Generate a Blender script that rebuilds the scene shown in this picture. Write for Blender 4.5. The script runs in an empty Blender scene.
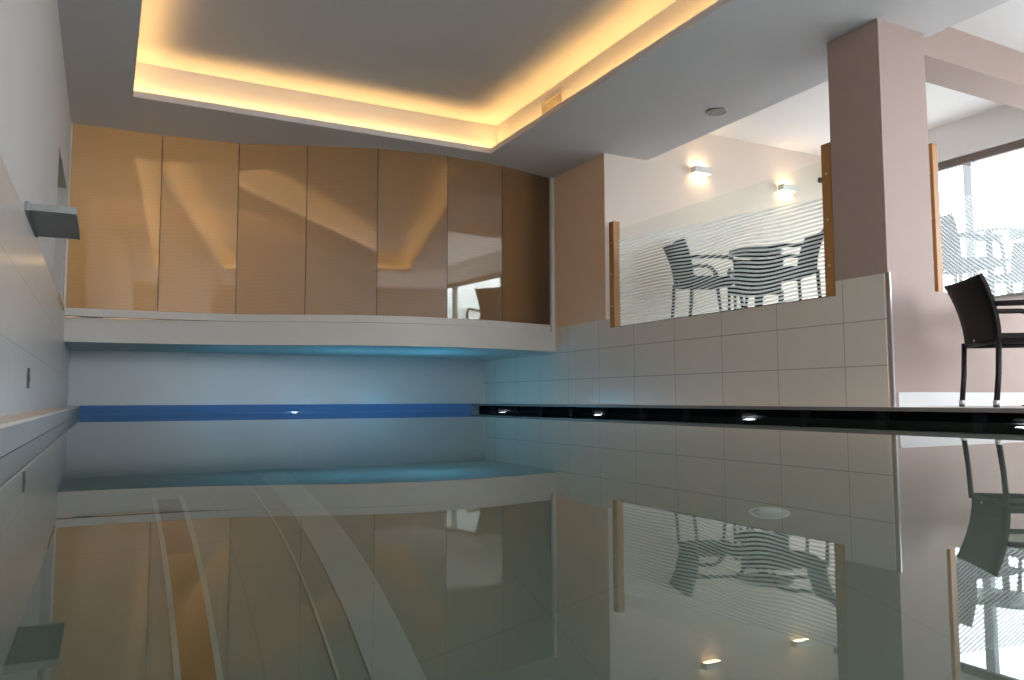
import bpy, bmesh, math, random
from mathutils import Vector, Matrix
random.seed(4)
sc = bpy.context.scene
COL = sc.collection
PI = math.pi

# ------------------------------------------------------------------ materials
def new_mat(name):
    m = bpy.data.materials.new(name); m.use_nodes = True
    nt = m.node_tree
    for n in list(nt.nodes): nt.nodes.remove(n)
    out = nt.nodes.new('ShaderNodeOutputMaterial')
    return m, nt, out

def N(nt, typ, **kw):
    n = nt.nodes.new(typ)
    for k, v in kw.items():
        if k.startswith('i_'):
            n.inputs[k[2:].replace('_', ' ')].default_value = v
        else:
            setattr(n, k, v)
    return n

def math_node(nt, op, a, b=None, c=None):
    n = nt.nodes.new('ShaderNodeMath'); n.operation = op
    for i, v in enumerate((a, b, c)):
        if v is None: continue
        if isinstance(v, (int, float)): n.inputs[i].default_value = v
        else: nt.links.new(v, n.inputs[i])
    return n.outputs[0]

def principled(name, col, rough=.6, metal=0., spec=.5, noise=0., nscale=8., bump=0., bscale=60.):
    m, nt, out = new_mat(name)
    b = N(nt, 'ShaderNodeBsdfPrincipled')
    b.inputs['Base Color'].default_value = (*col, 1)
    b.inputs['Roughness'].default_value = rough
    b.inputs['Metallic'].default_value = metal
    b.inputs['Specular IOR Level'].default_value = spec
    nt.links.new(b.outputs[0], out.inputs[0])
    tc = N(nt, 'ShaderNodeTexCoord')
    if noise > 0:
        nz = N(nt, 'ShaderNodeTexNoise'); nz.inputs['Scale'].default_value = nscale; nz.inputs['Detail'].default_value = 3
        nt.links.new(tc.outputs['Object'], nz.inputs['Vector'])
        mx = N(nt, 'ShaderNodeMix', data_type='RGBA')
        mx.inputs['A'].default_value = (*[c * (1 - noise) for c in col], 1)
        mx.inputs['B'].default_value = (*[min(1, c * (1 + noise)) for c in col], 1)
        nt.links.new(nz.outputs['Fac'], mx.inputs['Factor'])
        nt.links.new(mx.outputs['Result'], b.inputs['Base Color'])
    if bump > 0:
        nz2 = N(nt, 'ShaderNodeTexNoise'); nz2.inputs['Scale'].default_value = bscale
        nt.links.new(tc.outputs['Object'], nz2.inputs['Vector'])
        bp = N(nt, 'ShaderNodeBump'); bp.inputs['Strength'].default_value = bump; bp.inputs['Distance'].default_value = .004
        nt.links.new(nz2.outputs['Fac'], bp.inputs['Height'])
        nt.links.new(bp.outputs[0], b.inputs['Normal'])
    return m

def tile_mat(name, col, grout, axes, steps, offs, width=.006, rough=.3, noise=.04):
    """Tiles with thin joints: axes are object axes ('X','Y','Z'), steps and offsets in metres."""
    m, nt, out = new_mat(name)
    b = N(nt, 'ShaderNodeBsdfPrincipled'); b.inputs['Roughness'].default_value = rough
    nt.links.new(b.outputs[0], out.inputs[0])
    tc = N(nt, 'ShaderNodeTexCoord'); sp = N(nt, 'ShaderNodeSeparateXYZ')
    nt.links.new(tc.outputs['Object'], sp.inputs[0])
    mask = None
    for a, s, o in zip(axes, steps, offs):
        u = math_node(nt, 'DIVIDE', math_node(nt, 'SUBTRACT', sp.outputs[a], o), s)
        fr = math_node(nt, 'FRACT', math_node(nt, 'ADD', u, 1000.5))
        d = math_node(nt, 'ABSOLUTE', math_node(nt, 'SUBTRACT', fr, .5))
        k = math_node(nt, 'LESS_THAN', math_node(nt, 'MULTIPLY', d, s), width / 2)
        mask = k if mask is None else math_node(nt, 'MAXIMUM', mask, k)
    nz = N(nt, 'ShaderNodeTexNoise'); nz.inputs['Scale'].default_value = 3.; nz.inputs['Detail'].default_value = 5
    nt.links.new(tc.outputs['Object'], nz.inputs['Vector'])
    mx0 = N(nt, 'ShaderNodeMix', data_type='RGBA')
    mx0.inputs['A'].default_value = (*[c * (1 - noise) for c in col], 1)
    mx0.inputs['B'].default_value = (*[c * (1 + noise) for c in col], 1)
    nt.links.new(nz.outputs['Fac'], mx0.inputs['Factor'])
    mx = N(nt, 'ShaderNodeMix', data_type='RGBA')
    nt.links.new(mask, mx.inputs['Factor'])
    nt.links.new(mx0.outputs['Result'], mx.inputs['A']); mx.inputs['B'].default_value = (*grout, 1)
    nt.links.new(mx.outputs['Result'], b.inputs['Base Color'])
    return m

def emission(name, col, strength):
    m, nt, out = new_mat(name)
    e = N(nt, 'ShaderNodeEmission'); e.inputs[0].default_value = (*col, 1); e.inputs[1].default_value = strength
    nt.links.new(e.outputs[0], out.inputs[0]); return m

def thin_glass(name, tint=(.93, .97, .96), ior=1.35, rough=0.):
    m, nt, out = new_mat(name)
    t = N(nt, 'ShaderNodeBsdfTransparent'); t.inputs[0].default_value = (*tint, 1)
    g = N(nt, 'ShaderNodeBsdfGlossy'); g.inputs['Roughness'].default_value = rough; g.inputs[0].default_value = (1, 1, 1, 1)
    f = N(nt, 'ShaderNodeFresnel'); f.inputs[0].default_value = ior
    ge = N(nt, 'ShaderNodeNewGeometry')
    fo = math_node(nt, 'MULTIPLY', f.outputs[0], math_node(nt, 'SUBTRACT', 1., ge.outputs['Backfacing']))
    mx = N(nt, 'ShaderNodeMixShader')
    nt.links.new(fo, mx.inputs[0]); nt.links.new(t.outputs[0], mx.inputs[1]); nt.links.new(g.outputs[0], mx.inputs[2])
    nt.links.new(mx.outputs[0], out.inputs[0]); return m

def satin_glass(name, tint, diff, share, ior):
    """Tinted satin glass: part clear, part diffusing, with a mirror-like surface and faint fine stripes."""
    m, nt, out = new_mat(name)
    t = N(nt, 'ShaderNodeBsdfTransparent'); t.inputs[0].default_value = (*tint, 1)
    d = N(nt, 'ShaderNodeBsdfTranslucent'); d.inputs[0].default_value = (*diff, 1)
    tc = N(nt, 'ShaderNodeTexCoord'); sp = N(nt, 'ShaderNodeSeparateXYZ'); nt.links.new(tc.outputs['Object'], sp.inputs[0])
    nz = N(nt, 'ShaderNodeTexNoise'); nz.inputs['Scale'].default_value = .9; nt.links.new(tc.outputs['Object'], nz.inputs['Vector'])
    zz = math_node(nt, 'ADD', sp.outputs['Z'], math_node(nt, 'MULTIPLY', nz.outputs['Fac'], .35))
    fr = math_node(nt, 'FRACT', math_node(nt, 'DIVIDE', zz, .032))
    st = math_node(nt, 'MULTIPLY', math_node(nt, 'LESS_THAN', fr, .5), .025)
    fac = math_node(nt, 'ADD', st, share)
    m1 = N(nt, 'ShaderNodeMixShader'); 
    nt.links.new(t.outputs[0], m1.inputs[1]); nt.links.new(d.outputs[0], m1.inputs[2])
    g = N(nt, 'ShaderNodeBsdfGlossy'); g.inputs['Roughness'].default_value = .004; g.inputs[0].default_value = (1, .97, .92, 1)
    f = N(nt, 'ShaderNodeFresnel'); f.inputs[0].default_value = ior
    ge = N(nt, 'ShaderNodeNewGeometry'); front = math_node(nt, 'SUBTRACT', 1., ge.outputs['Backfacing'])
    m2 = N(nt, 'ShaderNodeMixShader'); nt.links.new(math_node(nt, 'MULTIPLY', f.outputs[0], front), m2.inputs[0])
    nt.links.new(math_node(nt, 'MULTIPLY', fac, front), m1.inputs[0])
    nt.links.new(m1.outputs[0], m2.inputs[1]); nt.links.new(g.outputs[0], m2.inputs[2])
    nt.links.new(m2.outputs[0], out.inputs[0]); return m

def stripe_film(name, along, top, c0, amp, slant):
    """Clear film printed with frosted stripes that run level and break into waves in the middle."""
    m, nt, out = new_mat(name)
    tc = N(nt, 'ShaderNodeTexCoord'); sp = N(nt, 'ShaderNodeSeparateXYZ'); nt.links.new(tc.outputs['Object'], sp.inputs[0])
    u = sp.outputs[along]; z = sp.outputs['Z']
    # a swelling wave around c0 that fades to both ends and towards the top
    du = math_node(nt, 'SUBTRACT', u, c0)
    env = math_node(nt, 'POWER', 2.718, math_node(nt, 'MULTIPLY', math_node(nt, 'MULTIPLY', du, du), -2.6))
    low = math_node(nt, 'MINIMUM', math_node(nt, 'MAXIMUM', math_node(nt, 'DIVIDE', math_node(nt, 'SUBTRACT', 1.60, z), .25), 0.), 1.)
    wv = math_node(nt, 'SINE', math_node(nt, 'ADD', math_node(nt, 'MULTIPLY', u, 5.2), math_node(nt, 'MULTIPLY', z, 4.)))
    off = math_node(nt, 'MULTIPLY', math_node(nt, 'MULTIPLY', math_node(nt, 'MULTIPLY', wv, env), low), amp)
    off = math_node(nt, 'ADD', off, math_node(nt, 'MULTIPLY', du, slant))
    zz = math_node(nt, 'ADD', z, off)
    fr = math_node(nt, 'FRACT', math_node(nt, 'DIVIDE', zz, .030))
    st = math_node(nt, 'LESS_THAN', fr, .56)
    below = math_node(nt, 'LESS_THAN', math_node(nt, 'SUBTRACT', z, math_node(nt, 'MULTIPLY', du, .06)), top)
    mask = math_node(nt, 'MULTIPLY', math_node(nt, 'MULTIPLY', st, below), .68)
    t = N(nt, 'ShaderNodeBsdfTransparent')
    tr = N(nt, 'ShaderNodeBsdfTranslucent'); tr.inputs[0].default_value = (.86, .90, .90, 1)
    df = N(nt, 'ShaderNodeBsdfDiffuse'); df.inputs[0].default_value = (.75, .78, .76, 1)
    m0 = N(nt, 'ShaderNodeMixShader'); m0.inputs[0].default_value = .45
    nt.links.new(tr.outputs[0], m0.inputs[1]); nt.links.new(df.outputs[0], m0.inputs[2])
    mx = N(nt, 'ShaderNodeMixShader'); nt.links.new(mask, mx.inputs[0])
    nt.links.new(t.outputs[0], mx.inputs[1]); nt.links.new(m0.outputs[0], mx.inputs[2])
    nt.links.new(mx.outputs[0], out.inputs[0]); return m

def wood(name, c1, c2):
    m, nt, out = new_mat(name)
    b = N(nt, 'ShaderNodeBsdfPrincipled'); b.inputs['Roughness'].default_value = .45
    nt.links.new(b.outputs[0], out.inputs[0])
    tc = N(nt, 'ShaderNodeTexCoord'); mp = N(nt, 'ShaderNodeMapping'); mp.inputs['Scale'].default_value = (18, 18, 1.2)
    nt.links.new(tc.outputs['Object'], mp.inputs[0])
    nz = N(nt, 'ShaderNodeTexNoise'); nz.inputs['Scale'].default_value = 3; nz.inputs['Detail'].default_value = 6
    nt.links.new(mp.outputs[0], nz.inputs['Vector'])
    mx = N(nt, 'ShaderNodeMix', data_type='RGBA'); mx.inputs['A'].default_value = (*c1, 1); mx.inputs['B'].default_value = (*c2, 1)
    nt.links.new(nz.outputs['Fac'], mx.inputs['Factor']); nt.links.new(mx.outputs['Result'], b.inputs['Base Color'])
    return m

def rattan(name, col):
    m, nt, out = new_mat(name)
    b = N(nt, 'ShaderNodeBsdfPrincipled'); b.inputs['Roughness'].default_value = .65; b.inputs['Specular IOR Level'].default_value = .2
    nt.links.new(b.outputs[0], out.inputs[0])
    tc = N(nt, 'ShaderNodeTexCoord')
    ck = N(nt, 'ShaderNodeTexChecker'); ck.inputs['Scale'].default_value = 90
    ck.inputs['Color1'].default_value = (*col, 1); ck.inputs['Color2'].default_value = (*[c * .55 for c in col], 1)
    nt.links.new(tc.outputs['Object'], ck.inputs['Vector'])
    nt.links.new(ck.outputs['Color'], b.inputs['Base Color'])
    bp = N(nt, 'ShaderNodeBump'); bp.inputs['Strength'].default_value = .4; bp.inputs['Distance'].default_value = .003
    nt.links.new(ck.outputs['Fac'], bp.inputs['Height']); nt.links.new(bp.outputs[0], b.inputs['Normal'])
    return m

def water_mat():
    m, nt, out = new_mat('pool water')
    g = N(nt, 'ShaderNodeBsdfGlass'); g.inputs['IOR'].default_value = 1.33; g.inputs['Roughness'].default_value = 0.
    g.inputs[0].default_value = (1, 1, 1, 1)
    nt.links.new(g.outputs[0], out.inputs['Surface'])
    v = N(nt, 'ShaderNodeVolumeAbsorption'); v.inputs['Color'].default_value = (.55, .82, .82, 1); v.inputs['Density'].default_value = .34
    nt.links.new(v.outputs[0], out.inputs['Volume'])
    return m

M = dict(
    plaster=principled('white plaster', (.52, .505, .485), .85, noise=.02, nscale=2),
    bright=principled('bright white paint', (.80, .79, .785), .85, noise=.01, nscale=2),
    ceil=principled('matt white ceiling paint', (.66, .655, .665), .9, noise=.015, nscale=1.5),
    paint=principled('rosy beige wall paint', (.40, .305, .265), .8, noise=.02, nscale=2),
    pier=principled('apricot wall paint', (.88, .60, .41), .8, noise=.02, nscale=2),
    pale=principled('pale cream wall paint', (.74, .63, .54), .85, noise=.02, nscale=2),
    tile_r=tile_mat('beige stone tiles', (.76, .69, .59), (.40, .36, .31), ('Y', 'Z'), (.6, .302), (3.686, .354)),
    tile_l=tile_mat('grey stone wall tiles', (.50, .475, .445), (.33, .32, .30), ('Y', 'Z'), (.6, .302), (4.2, .375)),
    tile_b=tile_mat('large pale wall slabs', (.46, .45, .43), (.38, .38, .37), ('X',), (2.45,), (2.126,)),
    cope=tile_mat('pale deck stone', (.72, .68, .62), (.22, .2, .18), ('Y', 'X'), (.6, .6), (2.46, 4.9), rough=.4),
    deck=tile_mat('grey beige deck tiles', (.60, .55, .48), (.30, .28, .26), ('Y', 'X'), (.6, .6), (0, 4.9), rough=.45),
    face=principled('grey stone facing', (.27, .265, .255), .5, noise=.06, nscale=6),
    basin=tile_mat('pool lining tiles', (.26, .25, .20), (.23, .22, .18), ('X', 'Y'), (.6, .6), (.3, .35), rough=.5),
    ledge=principled('white ledge plaster', (.66, .63, .58), .7, noise=.015),
    black=principled('black gutter lining', (.008, .009, .010), .8, spec=.05),
    divider=principled('charcoal plastic', (.020, .022, .024), .7, spec=.1),
    dgrey=principled('dark grey plastic', (.05, .052, .055), .4),
    white=principled('white lacquer', (.72, .71, .69), .4),
    alu=principled('brushed aluminium', (.62, .62, .61), .35, metal=.85),
    silver=principled('silver grey painted metal', (.26, .27, .265), .4, metal=.5),
    grille=principled('cream vent metal', (.60, .52, .42), .5),
    frame=principled('brown window frame', (.16, .12, .105), .5),
    framel=principled('light grey window post', (.45, .48, .52), .5),
    wood=wood('honey pine', (.34, .15, .04), (.46, .23, .075)),
    rattan=rattan('dark woven rattan', (.013, .011, .010)),
    tube=principled('dark brown metal tube', (.018, .015, .015), .5, spec=.25),
    tabletop=principled('grey green glass top', (.42, .47, .44), .2),
    glass=thin_glass('clear railing glass', (.945, .975, .96), 1.32),
    pane=thin_glass('window glass', (.97, .97, .98), 1.3),
    satin=satin_glass('tinted satin glass', (.50, .48, .43), (.64, .55, .42), .88, 2.5),
    filmY=stripe_film('striped film on long railing', 'Y', 1.64, 4.85, .038, 0.),
    filmX=stripe_film('striped film on short railing', 'X', 1.62, 5.6, .02, .38),
    blue=principled('blue channel board', (.085, .185, .37), .8, spec=.2),
    water=water_mat(),
    led=emission('warm cove light strip', (1., .56, .18), 40.),
    ledfar=emission('added warm trough strip', (1., .60, .29), 40.),
    lampw=emission('warm lamp diffuser', (1., .70, .38), 22.),
    lampc=emission('cold white lamp lens', (.85, .93, 1.), 40.),
    brown=principled('brown pool inlay', (.30, .15, .05), .6, noise=.15, nscale=6),
    brownd=principled('dark brown pool inlay', (.13, .075, .04), .6, noise=.15, nscale=6),
    palestripe=principled('pale pool inlay', (.42, .40, .35), .6, noise=.1, nscale=9),
    ground=principled('pale outdoor paving', (.45, .45, .43), .9, noise=.08),
)

# ------------------------------------------------------------------ mesh helpers
class MB:
    def __init__(s): s.bm = bmesh.new()
    def box(s, x0, x1, y0, y1, z0, z1, mtx=None, bev=0.):
        t = bmesh.new()
        vs = [t.verts.new((x, y, z)) for x in (x0, x1) for y in (y0, y1) for z in (z0, z1)]
        for f in ((0, 1, 3, 2), (4, 6, 7, 5), (0, 4, 5, 1), (2, 3, 7, 6), (0, 2, 6, 4), (1, 5, 7, 3)):
            t.faces.new([vs[i] for i in f])
        if bev > 0:
            bmesh.ops.bevel(t, geom=t.edges[:], offset=bev, segments=2, affect='EDGES', profile=.6)
        s.join(t, mtx); return s
    def join(s, t, mtx=None):
        if mtx is not None: bmesh.ops.transform(t, matrix=mtx, verts=t.verts[:])
        bmesh.ops.recalc_face_normals(t, faces=t.faces[:])
        mp = {v: s.bm.verts.new(v.co) for v in t.verts}
        for f in t.faces:
            g = s.bm.faces.new([mp[v] for v in f.verts]); g.smooth = f.smooth
        t.free()
    def quad(s, *p):
        s.bm.faces.new([s.bm.verts.new(q) for q in p]); return s
    def prism(s, pts, z0, z1, smooth_side=False):
        t = bmesh.new()
        a = [t.verts.new((x, y, z0)) for x, y in pts]; b = [t.verts.new((x, y, z1)) for x, y in pts]
        n = len(pts)
        t.faces.new(a[::-1]); t.faces.new(b)
        for i in range(n):
            t.faces.new((a[i], a[(i + 1) % n], b[(i + 1) % n], b[i]))
        s.join(t); return s
    def tube(s, pts, r, n=10, sx=1., cap=True):
        """Sweep a round section along a polyline (list of 3-D points)."""
        t = bmesh.new(); P = [Vector(p) for p in pts]; rings = []
        nrm = None
        for i, p in enumerate(P):
            d = (P[min(i + 1, len(P) - 1)] - P[max(i - 1, 0)]).normalized()
            if nrm is None:
                nrm = d.orthogonal().normalized()
            nrm = (nrm - d * nrm.dot(d)).normalized(); bn = d.cross(nrm)
            ri = r[i] if isinstance(r, (list, tuple)) else r
            rings.append([t.verts.new(p + (nrm * math.cos(2 * PI * k / n) + bn * math.sin(2 * PI * k / n) * sx) * ri) for k in range(n)])
        for i in range(len(rings) - 1):
            for k in range(n):
                f = t.faces.new((rings[i][k], rings[i][(k + 1) % n], rings[i + 1][(k + 1) % n], rings[i + 1][k])); f.smooth = True
        if cap:
            t.faces.new(rings[0][::-1]); t.faces.new(rings[-1])
        s.join(t); return s
    def lathe(s, prof, c=(0, 0, 0), n=40):
        t = bmesh.new(); rings = []
        for r, z in prof:
            if r < 1e-6: rings.append([t.verts.new((c[0], c[1], c[2] + z))])
            else: rings.append([t.verts.new((c[0] + r * math.cos(2 * PI * k / n), c[1] + r * math.sin(2 * PI * k / n), c[2] + z)) for k in range(n)])
        for a, b in zip(rings, rings[1:]):
            for k in range(n):
                q = [a[k % len(a)], a[(k + 1) % n % len(a)], b[(k + 1) % n % len(b)], b[k % len(b)]]
                u = []
                for v in q:
                    if v not in u: u.append(v)
                if len(u) > 2:
                    f = t.faces.new(u)
        s.join(t); return s
    def sheet(s, grid, thick):
        """Closed slab from a grid of points, thickened along the local normals."""
        t = bmesh.new(); nu, nv = len(grid), len(grid[0])
        G = [[Vector(p) for p in row] for row in grid]
        def nor(i, j):
            a = G[min(i + 1, nu - 1)][j] - G[max(i - 1, 0)][j]; b = G[i][min(j + 1, nv - 1)] - G[i][max(j - 1, 0)]
            return a.cross(b).normalized()
        A = [[t.verts.new(G[i][j] + nor(i, j) * thick / 2) for j in range(nv)] for i in range(nu)]
        B = [[t.verts.new(G[i][j] - nor(i, j) * thick / 2) for j in range(nv)] for i in range(nu)]
        for i in range(nu - 1):
            for j in range(nv - 1):
                for L in (A, B):
                    f = t.faces.new((L[i][j], L[i + 1][j], L[i + 1][j + 1], L[i][j + 1])); f.smooth = True
        for i in range(nu - 1):
            t.faces.new((A[i][0], A[i + 1][0], B[i + 1][0], B[i][0])); t.faces.new((A[i][-1], A[i + 1][-1], B[i + 1][-1], B[i][-1]))
        for j in range(nv - 1):
            t.faces.new((A[0][j], A[0][j + 1], B[0][j + 1], B[0][j])); t.faces.new((A[-1][j], A[-1][j + 1], B[-1][j + 1], B[-1][j]))
        s.join(t); return s
    def build(s, name, mat, parent=None, loc=None):
        me = bpy.data.meshes.new(name)
        if loc is not None: bmesh.ops.translate(s.bm, vec=-Vector(loc), verts=s.bm.verts[:])
        s.bm.to_mesh(me); s.bm.free()
        me.materials.append(mat)
        o = bpy.data.objects.new(name, me); COL.objects.link(o)
        if loc is not None: o.location = loc
        if parent is not None: o.parent = parent
        return o

def struct(name, mb, mat, parent=None):
    o = mb.build(name, mat, parent)
    if parent is None: o['kind'] = 'structure'
    return o
def tag(o, label, cat, group=None):
    o['label'] = label; o['category'] = cat
    if group: o['group'] = group
    return o
def thing(name, label, cat, loc=(0, 0, 0), rz=0., group=None):
    o = bpy.data.objects.new(name, None); COL.objects.link(o)
    o.empty_display_size = .1
    o.location = loc; o.rotation_euler = (0, 0, rz)
    return tag(o, label, cat, group)
def dup(root, label, loc, rz=0., group=None):
    r = root.copy(); COL.objects.link(r); r.location = loc; r.rotation_euler = (0, 0, rz); r['label'] = label
    if group: r['group'] = group
    for ch in list(root.children):
        c = ch.copy(); COL.objects.link(c); c.parent = r
        for g in list(ch.children):
            d = g.copy(); COL.objects.link(d); d.parent = c
    return r

# ------------------------------------------------------------------ dimensions (metres, z = 0 is the water surface)
XL, XPL, XE, XW, XO = -.34, -.216, 4.30, 4.50, 8.0
YB, YN = 9.40, -2.6           # end wall under the ledge, wall behind the camera
YP = -1.0                     # near end of the pool
YR = 11.2                     # far wall of the room behind the glass
ZD, ZP, ZL, ZC, ZH = .085, .84, 2.67, 3.02, 3.10   # deck, platform, low ceiling, cove ceiling, high ceiling
ZF = -1.2                     # pool floor

# ------------------------------------------------------------------ setting: pool basin, decks, platform
b = MB().box(XPL - .1, XE + .12, YP - .1, YB + .1, ZF - .15, ZF)
struct('floor_pool_basin', b, M['basin'])
b = MB()
b.box(XPL - .12, XPL, YP - .1, YB, ZF, .0)
b.box(XE, XE + .12, YP - .1, YB + .1, ZF, -.003)
b.box(XPL - .12, XE + .12, YP - .12, YP, ZF, .03)
struct('wall_pool_basin', b, M['basin'])
# floors of the deck
b = MB()
b.box(XE + .12, XO + .2, YN, 3.40, ZF - .15, .060)
b.box(XE + .12, XW + .2, 3.40, YB + .1, ZF - .15, .060)
b.box(XE, XO + .2, YN, 3.37, .060, ZD)
b.box(XE, XW + .02, 3.37, YB, .060, ZD)
struct('floor', b, M['cope'])
b = MB().box(XL - .05, XPL - .004, YN, YB, -.35, ZD - .014)
struct('wall_deck_face', b, M['face'])
b = MB().box(XL - .05, XPL, YN, YB, ZD - .014, ZD - .002, bev=.004)
b.box(XPL, XE, YN, YP, -.3, ZD)
struct('floor_deck_edge', b, M['deck'])
# platform beside the pool and the floor of the room behind the glass
b = MB().box(XW + .18, XO + .2, 3.42, 6.7, .60, ZP)
b.box(XL - .2, XO + .2, YB + .02, YR, .60, ZP)
b.box(XW + .18, XO + .2, 6.7, YB + .1, .60, ZP)
struct('floor_platform', b, principled('brown grey platform floor', (.36, .31, .26), .5, noise=.08, nscale=5))

# ------------------------------------------------------------------ walls
# left wall with a deep niche above the tiles
ny0, ny1, nz0, nz1 = 6.42, 7.72, .955, 1.985
b = MB()
xl0 = XL - .40
b.box(xl0, XL, YN, ny0, -.3, 3.25); b.box(xl0, XL, ny1, YR + .2, -.3, 3.25)
b.box(xl0, XL, ny0, ny1, -.3, nz0); b.box(xl0, XL, ny0, ny1, nz1, 3.25); b.box(xl0, XL - .25, ny0, ny1, nz0, nz1)
struct('wall_left', b, M['plaster'])
b = MB().box(XL - .002, XL + .010, YN, 8.02, ZD - .004, .960, bev=.002)
b.box(XL - .002, XL + .010, 8.02, YB, ZD - .004, .672)
struct('trim_1', b, M['tile_l'])
b = MB().box(XL - .02, XL + .018, 6.85, ny1 + .02, .915, .968, bev=.006)
struct('trim_2', b, M['wood'])
# end wall under the ledge
b = MB().box(XL - .2, XW + .2, YB, YB + .2, ZF - .15, .70)
struct('wall_end', b, M['tile_b'])
# far wall of the room behind the glass
b = MB().box(XL - .4, XO + .2, YR, YR + .2, .5, 3.25)
struct('wall_far', b, principled('warm ochre wall', (.62, .46, .28), .9, noise=.03, nscale=1.2))
b = MB().box(3.84, 3.92, 7.75, YR, .898, ZL + .01)  # unseen screen added to keep the fill light off the last glass panel
struct('light_blocker', b, M['paint'])
# right wall: tiled parapet, tiled plinths of pier and pillar
b = MB().box(XW, XW + .18, 3.36, YB + .1, ZD - .02, .852)
b.box(XW, XW + .18, 6.49, YB + .1, .852, .945)
b.box(XW, XW + .18, 3.36, 3.742, .852, .958)
struct('wall_right', b, M['tile_r'])
b = MB().box(XW - .003, XW + .02, 6.552, 7.68, .945, ZL + .01)
b.box(XW - .003, XW + .20, 7.68, YR, .945, ZL + .01)
struct('wall_pier', b, M['pier'])
b = MB().box(XW - .002, 4.975, 3.33, 3.742, .958, ZL + .01)
b.box(XW + .012, 4.975, 3.33, 3.742, ZD - .01, .958)
b.box(4.975, XO + .1, 3.362, 3.46, ZD - .01, .868)
struct('wall_pillar', b, M['paint'])
b = MB().box(XW + .004, XW + .014, 3.320, 3.332, ZD, .958)
struct('trim_3', b, M['alu'])
b = MB().box(4.545, XO, 3.318, 3.3605, ZD - .004, .178, bev=.003)
struct('baseboard_platform', b, M['white'])
# wall with the two lamps
b = MB().box(XW - .001, XO + .2, 6.55, 6.85, .945, 3.25); b.box(XW + .18, XO + .2, 6.55, 6.85, .6, .945)
struct('wall_lamps', b, M['pale'])
# wall behind the camera
nx0, nx1, nw0, nw1 = 4.95, 7.6, .30, 2.60
mx0, mx1, mw1 = .2, 4.55, 2.0
b = MB().box(XL - .4, mx0, YN - .2, YN, -.3, 3.25); b.box(mx1, nx0, YN - .2, YN, -.3, 3.25)
b.box(mx0, mx1, YN - .2, YN, -.3, nw0); b.box(mx0, mx1, YN - .2, YN, mw1, 3.25); b.box(nx1, XO + .2, YN - .2, YN, -.3, 3.25)
b.box(nx0, nx1, YN - .2, YN, -.3, nw0); b.box(nx0, nx1, YN - .2, YN, nw1, 3.25)
struct('wall_near', b, M['plaster'])
# window wall on the right
wz0, wz1 = .90, 2.72
wins = [(3.62, 6.38), (-2.3, 3.22)]
b = MB()
b.box(XO, XO + .2, YN, 6.85, -.3, wz0); b.box(XO, XO + .2, YN, 6.85, wz1, 3.25)
b.box(XO, XO + .2, 6.38, 6.85, wz0, wz1); b.box(XO, XO + .2, 3.22, 3.62, wz0, wz1); b.box(XO, XO + .2, YN, -2.3, wz0, wz1)
b.box(XO, XO + .2, 6.85, YR + .2, .5, 3.25)
struct('wall_window_side', b, M['bright'])
for i, (y0, y1) in enumerate(wins):
    xm = XO + .06
    b = MB(); t = .055
    b.box(xm, xm + .06, y0, y1, wz1 - .085, wz1); b.box(xm, xm + .06, y0, y1, wz0, wz0 + t)
    b.box(xm, xm + .06, y0, y0 + t, wz0, wz1); b.box(xm, xm + .06, y1 - t, y1, wz0, wz1)
    w = struct('window_%d' % (i + 1), b, M['frame'])
    posts = [4.97] if i == 0 else [-.45, 1.39]
    for p in posts:
        MB().box(xm - .01, xm + .07, p - .045, p + .045, wz0 + t, wz1 - .085).build('mullion', M['framel'], w)
    edges = [y0 + t] + posts + [y1 - t]
    for a, c in zip(edges, edges[1:]):
        MB().box(xm + .026, xm + .034, a, c, wz0 + t, wz1 - .085).build('pane', M['pane'], w)
b = MB(); t = .055; ym = YN - .12
b.box(nx0, nx1, ym, ym + .06, nw1 - t, nw1); b.box(nx0, nx1, ym, ym + .06, nw0, nw0 + t)
b.box(nx0, nx0 + t, ym, ym + .06, nw0, nw1); b.box(nx1 - t, nx1, ym, ym + .06, nw0, nw1)
w = struct('window_3', b, M['frame'])  # window added behind the camera as frontal daylight fill
b = MB()
b.box(mx0, mx1, ym, ym + .06, mw1 - t, mw1); b.box(mx0, mx1, ym, ym + .06, nw0, nw0 + t)
b.box(mx0, mx0 + t, ym, ym + .06, nw0, mw1); b.box(mx1 - t, mx1, ym, ym + .06, nw0, mw1)
w4 = struct('window_4', b, M['frame'])  # second added fill window, low enough to stay out of the glass reflections
MB().box(2.33, 2.42, ym - .01, ym + .07, nw0 + t, mw1 - t).build('mullion', M['framel'], w4)
for a, c in ((mx0 + t, 2.33), (2.42, mx1 - t)):
    MB().box(a, c, ym + .026, ym + .034, nw0 + t, mw1 - t).build('pane', M['pane'], w4)
MB().box(6.23, 6.32, ym - .01, ym + .07, nw0 + t, nw1 - t).build('mullion', M['framel'], w)
for a, c in ((nx0 + t, 6.23), (6.32, nx1 - t)):
    MB().box(a, c, ym + .026, ym + .034, nw0 + t, nw1 - t).build('pane', M['pane'], w)
b = MB().box(-30, XO + .2, -40, YN - .2, -.42, -.30); b.box(XO + .2, 60, -40, 50, -.42, -.30)
struct('ground', b, M['ground'])

# ------------------------------------------------------------------ ceiling with the lit cove
CX0, CX1, CY0, CY1 = .139, 3.465, -.15, 7.09      # opening
G, LIP = .125, .030
b = MB()
xa, xb, ya, yb = XL - .4, 5.05, YN - .2, YR + .2
# thin soffit plates up to the edge of the opening
b.box(xa, CX0, ya, yb, ZL, ZL + .02); b.box(CX1, xb, ya, yb, ZL, ZL + .02)
b.box(CX0, CX1, ya, CY0, ZL, ZL + .02); b.box(CX0, CX1, CY1, yb, ZL, ZL + .02)
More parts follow.
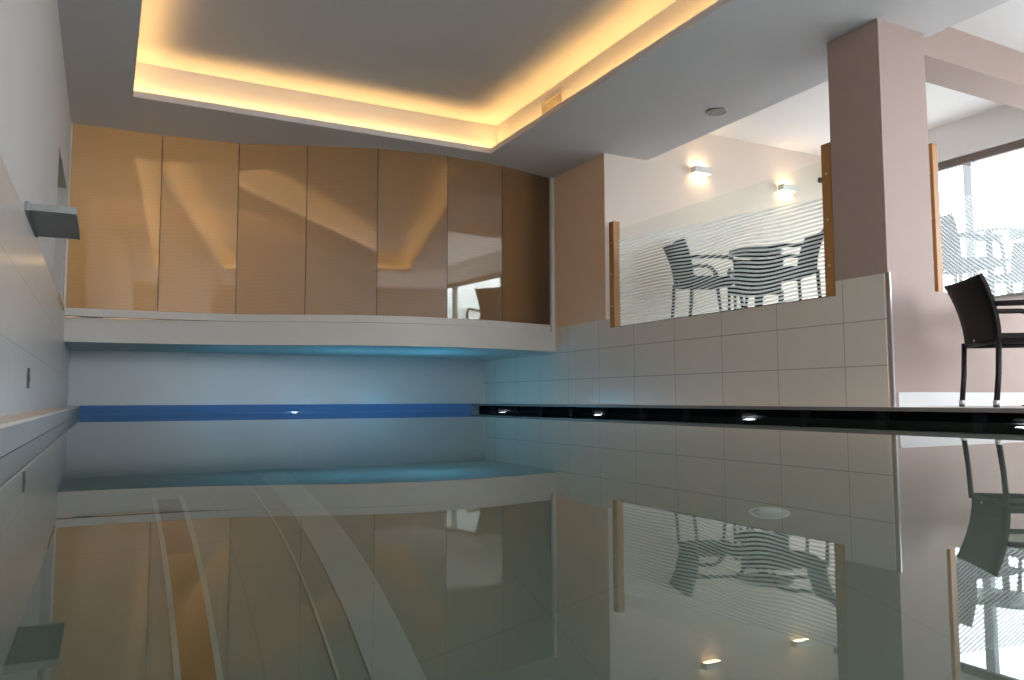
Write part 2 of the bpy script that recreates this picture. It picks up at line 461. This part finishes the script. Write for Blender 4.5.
# raised lip
b.box(CX0 - LIP, CX0, CY0 - LIP, CY1 + LIP, ZL + .02, ZL + .055); b.box(CX1, CX1 + LIP, CY0 - LIP, CY1 + LIP, ZL + .02, ZL + .055)
b.box(CX0, CX1, CY0 - LIP, CY0, ZL + .02, ZL + .055); b.box(CX0, CX1, CY1, CY1 + LIP, ZL + .02, ZL + .055)
# solid ceiling around the recess
b.box(xa, CX0 - G, ya, yb, ZL + .02, ZH + .15); b.box(CX1 + G, xb, ya, yb, ZL + .02, ZH + .15)
b.box(CX0 - G, CX1 + G, ya, CY0 - G, ZL + .02, ZH + .15); b.box(CX0 - G, CX1 + G, CY1 + G, yb, ZL + .02, ZH + .15)
b.box(CX0 - G, CX1 + G, CY0 - G, CY1 + G, ZC, ZH + .15)
struct('ceiling', b, M['ceil'])
b = MB().box(5.05, XO + .2, YN - .2, 6.9, ZH, ZH + .15)
b.box(5.05, XO + .2, 6.85, YR + .2, ZL, ZH)
struct('ceiling_platform', b, M['bright'])
b = MB().box(4.975, XO + .1, 3.73, 4.06, 2.80, ZH + .02)
struct('beam', b, M['paint'])
t = thing('cove_light', 'warm yellow light strip glowing around the raised ceiling recess', 'cove light', (CX0, CY0, ZL + .02))
z0, z1 = ZL + .021, ZL + .027
base = Vector(t.location)
def strip(x0, x1, y0, y1):
    MB().box(x0 - base.x, x1 - base.x, y0 - base.y, y1 - base.y, z0 - base.z, z1 - base.z).build('light_strip', M['led'], t)
q0, q1 = .05, .075
strip(CX0 - q1, CX0 - q0, CY0 - q0, CY1 + q0); strip(CX1 + q0, CX1 + q1, CY0 - q0, CY1 + q0)
strip(CX0 - q1, CX1 + q1, CY1 + q0, CY1 + q1); strip(CX0 - q1, CX1 + q1, CY0 - q1, CY0 - q0)

# air vent in the recess wall
t = thing('air_vent', 'cream slatted air vent on the glowing wall of the ceiling recess', 'vent', (CX1 + G, 6.05, 2.80))
b = MB()
for (y0, y1, za, zb) in ((-.19, .19, 0, .014), (-.19, .19, .106, .12), (-.19, -.176, .014, .106), (.176, .19, .014, .106)):
    b.box(-.012, 0, y0, y1, za, zb)
b.build('vent_frame', M['grille'], t)
MB().box(-.002, 0, -.176, .176, .014, .106).build('backing', M['dgrey'], t)
for k in range(6):
    MB().box(-.010, -.003, -.176, .176, .022 + k * .0145, .0265 + k * .0145).build('slat', M['grille'], t)

# round speaker in the low ceiling
t = thing('ceiling_speaker', 'flat round grey speaker set in the low ceiling near the pillar', 'speaker', (4.72, 5.12, ZL))
MB().lathe([(.0, -.006), (.07, -.006), (.078, -.010), (.090, -.008), (.094, 0)]).build('rim', M['silver'], t)
MB().lathe([(.0, -.0075), (.05, -.0085), (.068, -.0075), (.068, -.005)]).build('grille', M['silver'], t)

# ------------------------------------------------------------------ curved ledge and glass partition at the end of the pool
GP = [(-.335, 8.04), (.426, 8.01), (1.112, 7.93), (1.728, 7.70), (2.38, 7.46), (3.10, 7.37), (3.76, 7.42), (4.455, 7.595)]
def catmull(P, n=10):
    out = []
    E = [tuple(2 * a - c for a, c in zip(P[0], P[1]))] + list(P) + [tuple(2 * a - c for a, c in zip(P[-1], P[-2]))]
    for i in range(1, len(E) - 2):
        p0, p1, p2, p3 = E[i - 1:i + 3]
        for k in range(n):
            u = k / n
            out.append(tuple(.5 * (2 * p1[d] + (p2[d] - p0[d]) * u + (2 * p0[d] - 5 * p1[d] + 4 * p2[d] - p3[d]) * u * u + (3 * p1[d] - p0[d] - 3 * p2[d] + p3[d]) * u ** 3) for d in (0, 1)))
    out.append(P[-1]); return out
LC = [(-.345, 8.12), (.43, 8.06), (1.11, 7.90), (1.73, 7.66), (2.38, 7.43), (3.10, 7.33), (3.76, 7.375), (4.505, 7.56)]
front = catmull(LC)
b = MB().prism(front + [(XW + .01, YB + .03), (XL - .01, YB + .03)], .672, .898)
struct('ledge', b, M['ledge'])
part = thing('glass_partition', 'curved wall of tall bronze tinted glass panels above the white ledge', 'glass wall', (2.1, 7.7, .898))
L0 = Vector((2.1, 7.7, .898))
def local(mb): bmesh.ops.translate(mb.bm, vec=-L0, verts=mb.bm.verts[:]); return mb
for (x0, y0), (x1, y1) in zip(GP, GP[1:]):
    d = Vector((x1 - x0, y1 - y0)).normalized(); n = Vector((-d.y, d.x)); g = .003; th = .012
    a = Vector((x0, y0)) + d * g; c = Vector((x1, y1)) - d * g
    b = MB().prism([tuple(a), tuple(c), tuple(c + n * th), tuple(a + n * th)], 0.975, ZL - .002)
    local(b).build('glass_panel', M['satin'], part)
for (x, y), (xp, yp), (xn, yn) in zip(GP[1:-1], GP[:-2], GP[2:]):
    local(MB().box(x - .0035, x + .0035, y + .001, y + .010, 0.975, ZL - .002)).build('joint', M['dgrey'], part)
off = [(x, y - .002) for x, y in catmull(GP, 8)]; off2 = [(x, y + .05) for x, y in catmull(GP, 8)]
local(MB().prism(off + off2[::-1], .9036, .974)).build('base_rail', M['ledge'], part)
off = [(x, y - .004) for x, y in catmull(GP, 8)]; off2 = [(x, y + .016) for x, y in catmull(GP, 8)]
local(MB().prism(off + off2[::-1], .8975, .9035)).build('bottom_shadow_line', M['dgrey'], part)  # dark strip drawn for the shadow line under the glass
local(MB().box(4.458, 4.500, 7.56, 7.64, .9, ZL - .002)).build('end_profile', M['white'], part)
local(MB().box(XL, XL + .012, 8.01, 8.08, .9, ZL - .002)).build('end_profile', M['white'], part)

# a few vague things in the room behind the glass
t = thing('potted_plant', 'dim leafy potted plant standing behind the middle of the tinted glass', 'plant', (2.62, 9.3, ZP))
t.location.z = .898; t.location.y = 9.0
MB().lathe([(0, 0), (.13, 0), (.17, .30), (.155, .30), (.15, .27), (0, .27)]).build('pot', M['dgrey'], t)
b = MB()
for k in range(46):
    a = random.uniform(0, 2 * PI); r = random.uniform(.1, .36); h = random.uniform(.55, 1.25)
    p0 = Vector((0, 0, .28)); p2 = Vector((r * math.cos(a), r * math.sin(a), h)); p1 = (p0 + p2) / 2 + Vector((0, 0, .18))
    dx = Vector((-math.sin(a), math.cos(a), 0)) * .035
    b.sheet([[p0 - dx * .2, p0 + dx * .2], [p1 - dx, p1 + dx], [p2 - dx * .8, p2 + dx * .8], [p2 + Vector((r * .35 * math.cos(a), r * .35 * math.sin(a), -.06)) - dx * .1, p2 + Vector((r * .35 * math.cos(a), r * .35 * math.sin(a), -.06)) + dx * .1]], .003)
b.build('foliage', principled('dark green leaves', (.03, .07, .025), .5), t)
t = thing('floor_box', 'small dark box on the ledge behind the leftmost glass panel', 'box', (-.12, 8.55, .898))
MB().box(-.09, .09, -.08, .08, 0, .2, bev=.008).build('body', M['dgrey'], t)
MB().box(-.095, .095, -.085, .085, .2, .215, bev=.004).build('lid', M['dgrey'], t)
# trough added to light the glass from behind, strip hidden by its lip
t = thing('fill_light_trough', 'added dim warm fill light trough along the far wall behind the tinted glass', 'fill light', (1.1, YR, 2.30))
b = MB().box(-1.4, 1.4, -.16, 0, 0, .02); b.box(-1.4, 1.4, -.16, -.14, .02, .09)
b.build('trough', M['white'], t)
MB().box(-1.35, 1.35, -.10, -.03, .021, .03).build('light_strip', M['ledfar'], t)

# ------------------------------------------------------------------ blue channel, black overflow channel and their lamps
b = MB().box(XPL, XE, YB - .020, YB, .0005, .088)
tag(b.build('blue_channel_board', M['blue'], None, (2.0, YB - .02, .0)), 'long blue board along the far end of the pool at the waterline', 'pool channel')
ch = thing('overflow_channel', 'black overflow channel under the deck edge along the right side of the pool', 'pool channel', (XE + .12, 2.0, 0))
MB().box(-.012, 0, -3.0, 7.38, .0, .060).build('channel_back', M['black'], ch)
MB().box(-.113, 0, -3.0, 7.38, -.002, .001).build('channel_floor', M['black'], ch)
y = -.4
while y < 9.3:
    MB().box(-.06, -.012, y - 2.0 - .03, y - 2.0 + .03, .001, .060).build('divider', M['divider'], ch)
    y += .62
lamp_lbl = ['small cold white lamp in the black channel, farthest by the pool corner', 'small cold white lamp in the black channel below the left wooden post', 'small cold white lamp in the black channel below the striped glass railing', 'small cold white lamp in the black channel below the dark armchair']
def chan_lamp(label, loc, rz=0):
    t = thing('channel_lamp', label, 'lamp', loc, rz, 'waterline lamps')
    MB().lathe([(0, .010), (.05, .010), (.054, .0), (.048, -.001), (.048, .003), (0, .003)], n=28).build('housing', M['dgrey'], t)
    MB().lathe([(0, .0), (.047, .0), (.047, .003), (0, .003)], n=28).build('lens', M['lampc'], t)
for l, yy in zip(lamp_lbl, (8.6, 6.5, 4.45, 2.44)):
    chan_lamp(l, (XE + .055, yy, .018))
chan_lamp('small cold white lamp at the waterline in front of the blue board', (2.0, YB - .075, .012))

# ------------------------------------------------------------------ water
o = MB().box(XPL - .004, XE + .004, YP - .004, YB + .004, ZF - .01, 0).build('pool_water', M['water'])
o['kind'] = 'stuff'; tag(o, 'still clear pool water mirroring the room', 'water')
# inlays on the pool floor and the round inlet
b = MB().box(.150, .212, YP, 2.10, ZF - .004, ZF + .004)
struct('trim_4', b, M['brown'])
b = MB().box(.150, .212, 2.10, 2.56, ZF - .004, ZF + .004)
struct('trim_7', b, M['brownd'])
b = MB().box(.138, .150, YP, 2.60, ZF - .004, ZF + .005); b.box(.212, .224, YP, 2.60, ZF - .004, ZF + .005)
struct('trim_5', b, M['palestripe'])
b = MB().box(.428, .434, YP, 2.9, ZF - .004, ZF + .005); b.box(.490, .590, YP, 2.9, ZF - .004, ZF + .005)
struct('trim_6', b, M['palestripe'])
t = thing('pool_inlet', 'round pale inlet cap on the pool floor right of centre', 'pool inlet', (1.687, 1.655, ZF))
MB().lathe([(0, .024), (.022, .024), (.034, .020), (.042, .010), (.044, 0)]).build('cap', principled('pale inlet plastic', (.72, .78, .74), .4), t)
MB().lathe([(.044, 0), (.048, .004), (.056, .004), (.058, 0)]).build('flange', M['white'], t)

# ------------------------------------------------------------------ left wall fittings
t = thing('water_spout', 'grey flat box-shaped metal spout jutting from the left wall over the pool', 'pool spout', (XL, 4.34, 1.0))
MB().box(.018, .196, -.27, .36, .0, .018).build('underside', M['silver'], t)
b = MB().box(.0, .204, -.278, -.270, -.006, .026); b.box(.0, .204, .360, .368, -.006, .026)
b.box(.196, .204, -.270, .360, -.006, .026); b.box(.0, .196, -.27, .36, .019, .026)
b.build('casing', M['silver'], t)
MB().box(.0, .018, -.285, .375, -.010, .032, bev=.003).build('wall_plate', M['silver'], t)
t = thing('wall_plate', 'small upright dark grey plate on the tiled left wall', 'wall fitting', (XL + .010, 4.46, .20))
MB().box(0, .010, -.022, .022, 0, .098, bev=.003).build('plate', M['dgrey'], t)
MB().box(.010, .0115, -.006, .006, .030, .068).build('slot', M['black'], t)

# ------------------------------------------------------------------ lamps on the far platform wall
def sconce(label, x, z):
    t = thing('wall_lamp', label, 'wall lamp', (x, 6.55, z), 0, 'wall lamps over the platform')
    b = MB()
    b.box(-.115, .115, -.095, -.088, -.035, .035); b.box(-.115, -.108, -.088, -.006, -.035, .035); b.box(.108, .115, -.088, -.006, -.035, .035)
    b.build('shade', M['white'], t)
    MB().box(-.10, .10, -.006, 0, -.030, .030).build('back_plate', M['alu'], t)
    MB().box(-.106, .106, -.086, -.008, .016, .022).build('upper_diffuser', M['lampw'], t)
    MB().box(-.106, .106, -.086, -.008, -.026, -.020).build('lower_diffuser', M['lampw'], t)
sconce('glowing white wall lamp above the striped glass railing, left of two', 5.75, 2.64)
sconce('glowing white wall lamp seen through the striped glass railing', 7.06, 2.605)
t = thing('wall_sensor', 'tiny dark square sensor high on the lamp wall by the right wooden post', 'sensor', (7.66, 6.55, 2.79))
MB().box(-.03, .03, -.035, 0, -.03, .03, bev=.006).build('body', M['dgrey'], t)
MB().lathe([(0, .0), (.014, .0), (.016, .006), (0, .010)], n=16).build('lens', M['black'], t).matrix_local = Matrix.Translation((0, -.034, 0)) @ Matrix.Rotation(PI / 2, 4, 'X')

# ------------------------------------------------------------------ glass railings with striped film and wooden posts
def post(label, x, y, z0, z1, w=.08):
    t = thing('wooden_post', label, 'post', (x, y, z0), 0, 'railing posts')
    MB().box(-w / 2, w / 2, -w / 2, w / 2, 0, z1 - z0, bev=.004).build('shaft', M['wood'], t)
    for k in range(3):
        zz = (z1 - z0) * (.2 + .3 * k)
        MB().lathe([(0, .004), (.006, .004), (.008, 0)], n=12).build('screw', M['alu'], t).matrix_local = Matrix.Translation((-w / 2, 0, zz)) @ Matrix.Rotation(-PI / 2, 4, 'Y')
post('honey pine post at the left end of the striped railing by the pier', XW + .041, 6.445, .853, 1.93)
post('honey pine post between the striped railing and the left side of the pillar', XW + .041, 3.79, .853, 1.95)
post('honey pine post on the right side of the pillar by the big window', 5.135, 3.42, .869, 1.93, .06)
t = thing('glass_railing', 'long glass railing with white wavy stripes on the tiled wall', 'glass railing', (XW + .03, 5.1, .853))
MB().box(-.006, .006, 3.835 - 5.1, 6.366 - 5.1, .004, .985).build('pane', M['glass'], t)
MB().box(-.014, .014, 3.832 - 5.1, 6.37 - 5.1, 0, .008).build('bottom_channel', M['dgrey'], t)
xf = XW + .0375; fb = MB().quad((xf, 3.836, .862), (xf, 6.365, .862), (xf, 6.365, 1.80), (xf, 3.836, 1.80))
f = fb.build('film', M['filmY'], t); f.matrix_local = Matrix.Translation(-Vector((XW + .03, 5.1, .853)))
t = thing('glass_railing', 'glass railing with slanting stripes in front of the big window right of the pillar', 'glass railing', (6.5, 3.42, .868))
MB().box(5.17 - 6.5, 7.95 - 6.5, -.006, .006, .004, .965).build('pane', M['glass'], t)
MB().box(5.17 - 6.5, 7.95 - 6.5, -.014, .014, 0, .008).build('bottom_channel', M['dgrey'], t)
fb = MB().quad((5.171, 3.4275, .877), (7.949, 3.4275, .877), (7.949, 3.4275, 1.79), (5.171, 3.4275, 1.79))
f = fb.build('film', M['filmX'], t); f.matrix_local = Matrix.Translation(-Vector((6.5, 3.42, .868)))

# ------------------------------------------------------------------ armchairs and tables
def make_chair(label, loc, rz, group):
    t = thing('rattan_armchair', label, 'armchair', loc, rz, group)
    # backrest: curved woven panel flaring backwards at the top
    grid = []
    for i in range(9):
        u = i / 8 * 2 - 1; row = []
        for j in range(11):
            v = j / 10
            w = .225 + .030 * v
            row.append((-.195 - .100 * v ** 2.0 - .020 * (1 - u * u) * (.3 + v), u * w, .385 + .392 * v - .018 * (1 - u * u) * v))
        grid.append(row)
    bk = MB().sheet(grid, .022).build('backrest', M['rattan'], t)
    MB().lathe([(0, .004), (.007, .003), (.009, 0)], n=12).build('rivet', M['alu'], bk).matrix_local = Matrix.Translation((-.222, .05, .405)) @ Matrix.Rotation(-PI / 2, 4, 'Y')
    grid = [[(-.19 + .45 * j / 8, (i / 6 * 2 - 1) * .225, .415 - .015 * math.sin(PI * j / 8) * (1 - (i / 3 - 1) ** 2) + (.0 if j < 7 else -.012 * (j - 6))) for j in range(9)] for i in range(7)]
    MB().sheet(grid, .03).build('seat', M['rattan'], t)
    b = MB()
    for s in (-1, 1): b.tube([(-.20, s * .235, .385), (.26, s * .235, .385)], .016, 8)
    b.tube([(.25, -.235, .385), (.25, .235, .385)], .014, 8); b.tube([(-.20, -.235, .385), (-.20, .235, .385)], .014, 8)
    b.build('seat_frame', M['tube'], t)
    def cap(x, y, lg):
        MB().tube([(x, y, 0), (x, y, .014)], .0165, 12).build('foot', M['dgrey'], lg)
        MB().tube([(x, y, .0142), (x, y, .042)], .0175, 12).build('foot_band', M['alu'], lg)
    for s in (-1, 1):
        lg = MB().tube([(-.205, s * .235, .40), (-.215, s * .235, .2), (-.235, s * .235, .010)], .0155, 10).build('leg', M['tube'], t)
        cap(-.235, s * .235, lg)
    for s in (-1, 1):
        pts = [(.235, s * .240, .545), (.245, s * .240, .40), (.270, s * .240, .2), (.295, s * .240, .010)]
        lg = MB().tube(pts, .0155, 10).build('leg', M['tube'], t)
        cap(.295, s * .240, lg)
        arc = [(-.215, s * .245, .60), (0, s * .248, .605), (.13, s * .246, .605)]
        for k in range(1, 7):
            a = k / 6 * PI / 2
            arc.append((.13 + .10 * math.sin(a), s * .243, .505 + .10 * math.cos(a)))
        arc.append((.235, s * .240, .47))
        MB().tube(arc, .0165, 10).build('armrest', M['tube'], t)
    return t
proto = make_chair('dark rattan armchair standing on the pool deck right of the pillar', (4.88, 2.755, ZD), math.radians(-36), 'dark rattan armchairs')
gp = 'dark rattan armchairs'
dup(proto, 'dark rattan armchair behind the long striped railing, nearest the left wooden post', (5.02, 5.68, ZP), math.radians(-19), gp)
dup(proto, 'dark rattan armchair behind the long striped railing, nearest the pillar', (5.30, 4.945, ZP), math.radians(151), gp)
dup(proto, 'dark rattan armchair behind the long striped railing, beyond the small round table', (5.86, 5.84, ZP), math.radians(-140), gp)
dup(proto, 'dark rattan armchair against the big window, just right of the pillar', (6.30, 4.02, ZP), math.radians(-10), gp)
dup(proto, 'dark rattan armchair against the big window, near the right edge of the photo', (7.34, 4.10, ZP), math.radians(172), gp)
def make_table(label, loc, r, group):
    t = thing('round_table', label, 'table', loc, 0, group)
    MB().lathe([(0, .700), (r - .02, .700), (r, .708), (r, .716), (r - .006, .722), (0, .722)], n=56).build('tabletop', M['tabletop'], t)
    MB().lathe([(0, .69), (.10, .69), (.10, .699), (0, .699)], n=24).build('mounting_plate', M['tube'], t)
    MB().tube([(0, 0, .02), (0, 0, .69)], .028, 14).build('column', M['tube'], t)
    MB().lathe([(0, 0), (.20, 0), (.20, .008), (.05, .024), (0, .024)], n=40).build('base', M['tube'], t)
    return t
make_table('round grey topped table beside the armchair on the pool deck', (5.52, 2.88, ZD), .40, 'round tables')
make_table('round table behind the long striped railing between two armchairs', (5.55, 5.52, ZP), .26, 'round tables')
make_table('round table in front of the big window between two armchairs', (6.83, 4.05, ZP), .34, 'round tables')

# ------------------------------------------------------------------ light
w = bpy.data.worlds.new('sky'); sc.world = w; w.use_nodes = True
nt = w.node_tree
for n in list(nt.nodes): nt.nodes.remove(n)
bg = nt.nodes.new('ShaderNodeBackground'); bg.inputs[0].default_value = (.86, .925, 1., 1); bg.inputs[1].default_value = 9.4
wo = nt.nodes.new('ShaderNodeOutputWorld'); nt.links.new(bg.outputs[0], wo.inputs[0])
for i, (y0, y1) in enumerate(wins):
    l = bpy.data.lights.new('window_portal', 'AREA'); l.shape = 'RECTANGLE'; l.size = y1 - y0; l.size_y = wz1 - wz0
    l.cycles.is_portal = True
    o = bpy.data.objects.new('window_portal', l); COL.objects.link(o)
    o.location = (XO + .22, (y0 + y1) / 2, (wz0 + wz1) / 2)
    o.rotation_euler = Matrix(((0, 0, 1), (1, 0, 0), (0, 1, 0))).to_euler()   # local -Z looks to -X
for (x0, x1, z1) in ((nx0, nx1, nw1), (mx0, mx1, mw1)):
    l = bpy.data.lights.new('window_portal', 'AREA'); l.shape = 'RECTANGLE'; l.size = x1 - x0; l.size_y = z1 - nw0
    l.cycles.is_portal = True
    o = bpy.data.objects.new('window_portal', l); COL.objects.link(o)
    o.location = ((x0 + x1) / 2, YN - .22, (nw0 + z1) / 2); o.rotation_euler = (PI / 2, 0, PI)
# unseen points added: warm fill behind the glass, blue glow under the ledge
for x, e in ((.1, 62.), (1.6, 13.)):      # bare points added in mid-room so the satin glass glows
    l = bpy.data.lights.new('glass_fill_light', 'POINT'); l.shadow_soft_size = 0.; l.energy = e; l.color = (1., .73, .45)
    o = bpy.data.objects.new('glass_fill_light', l); COL.objects.link(o); o.location = (x, 10.1, 1.7)
for (x, y, e) in ((3.3, 8.2, 11.), (2.3, 8.35, 7.), (1.2, 8.55, 3.)):  # added just above the water, standing in for underwater lamps
    l = bpy.data.lights.new('ledge_glow_light', 'POINT'); l.shadow_soft_size = 0.; l.energy = e; l.color = (.13, .59, 1.)
    o = bpy.data.objects.new('ledge_glow_light', l); COL.objects.link(o); o.location = (x, y, .03)

# ------------------------------------------------------------------ camera
cam = bpy.data.cameras.new('camera'); co = bpy.data.objects.new('camera', cam); COL.objects.link(co)
cam.sensor_width = 36.; cam.lens = 781. / 1024. * 36.; cam.clip_start = .01; cam.clip_end = 200
f = 781.
v1 = Vector((103 - 512., -(400.5 - 340), f)).normalized()
h = (395.0 - 400.5) / 1900.
up = v1.cross(Vector((1., -h, 0)))
up.normalize()
if up.y < 0: up = -up
xr = v1.cross(up)
if xr.x < 0: xr = -xr
# rows are the world axes in camera coordinates (right, up, forward)
Rv = Vector((xr.x, v1.x, up.x)); Uv = Vector((xr.y, v1.y, up.y)); Fv = Vector((xr.z, v1.z, up.z))
m = Matrix((( Rv.x, Uv.x, -Fv.x, 0), (Rv.y, Uv.y, -Fv.y, 0), (Rv.z, Uv.z, -Fv.z, .14), (0, 0, 0, 1)))
co.matrix_world = m
sc.camera = co

vs = sc.view_settings
sc.display_settings.display_device = 'sRGB'
vs.view_transform = 'Standard'; vs.look = 'None'; vs.exposure = 0.; vs.gamma = 1.; vs.use_curve_mapping = False
cy = sc.cycles
cy.use_denoising = True
try: cy.denoiser = 'OPENIMAGEDENOISE'
except Exception: pass
cy.max_bounces = 14; cy.diffuse_bounces = 6; cy.glossy_bounces = 6; cy.transmission_bounces = 10; cy.transparent_max_bounces = 24
cy.sample_clamp_indirect = 4.; cy.blur_glossy = .6
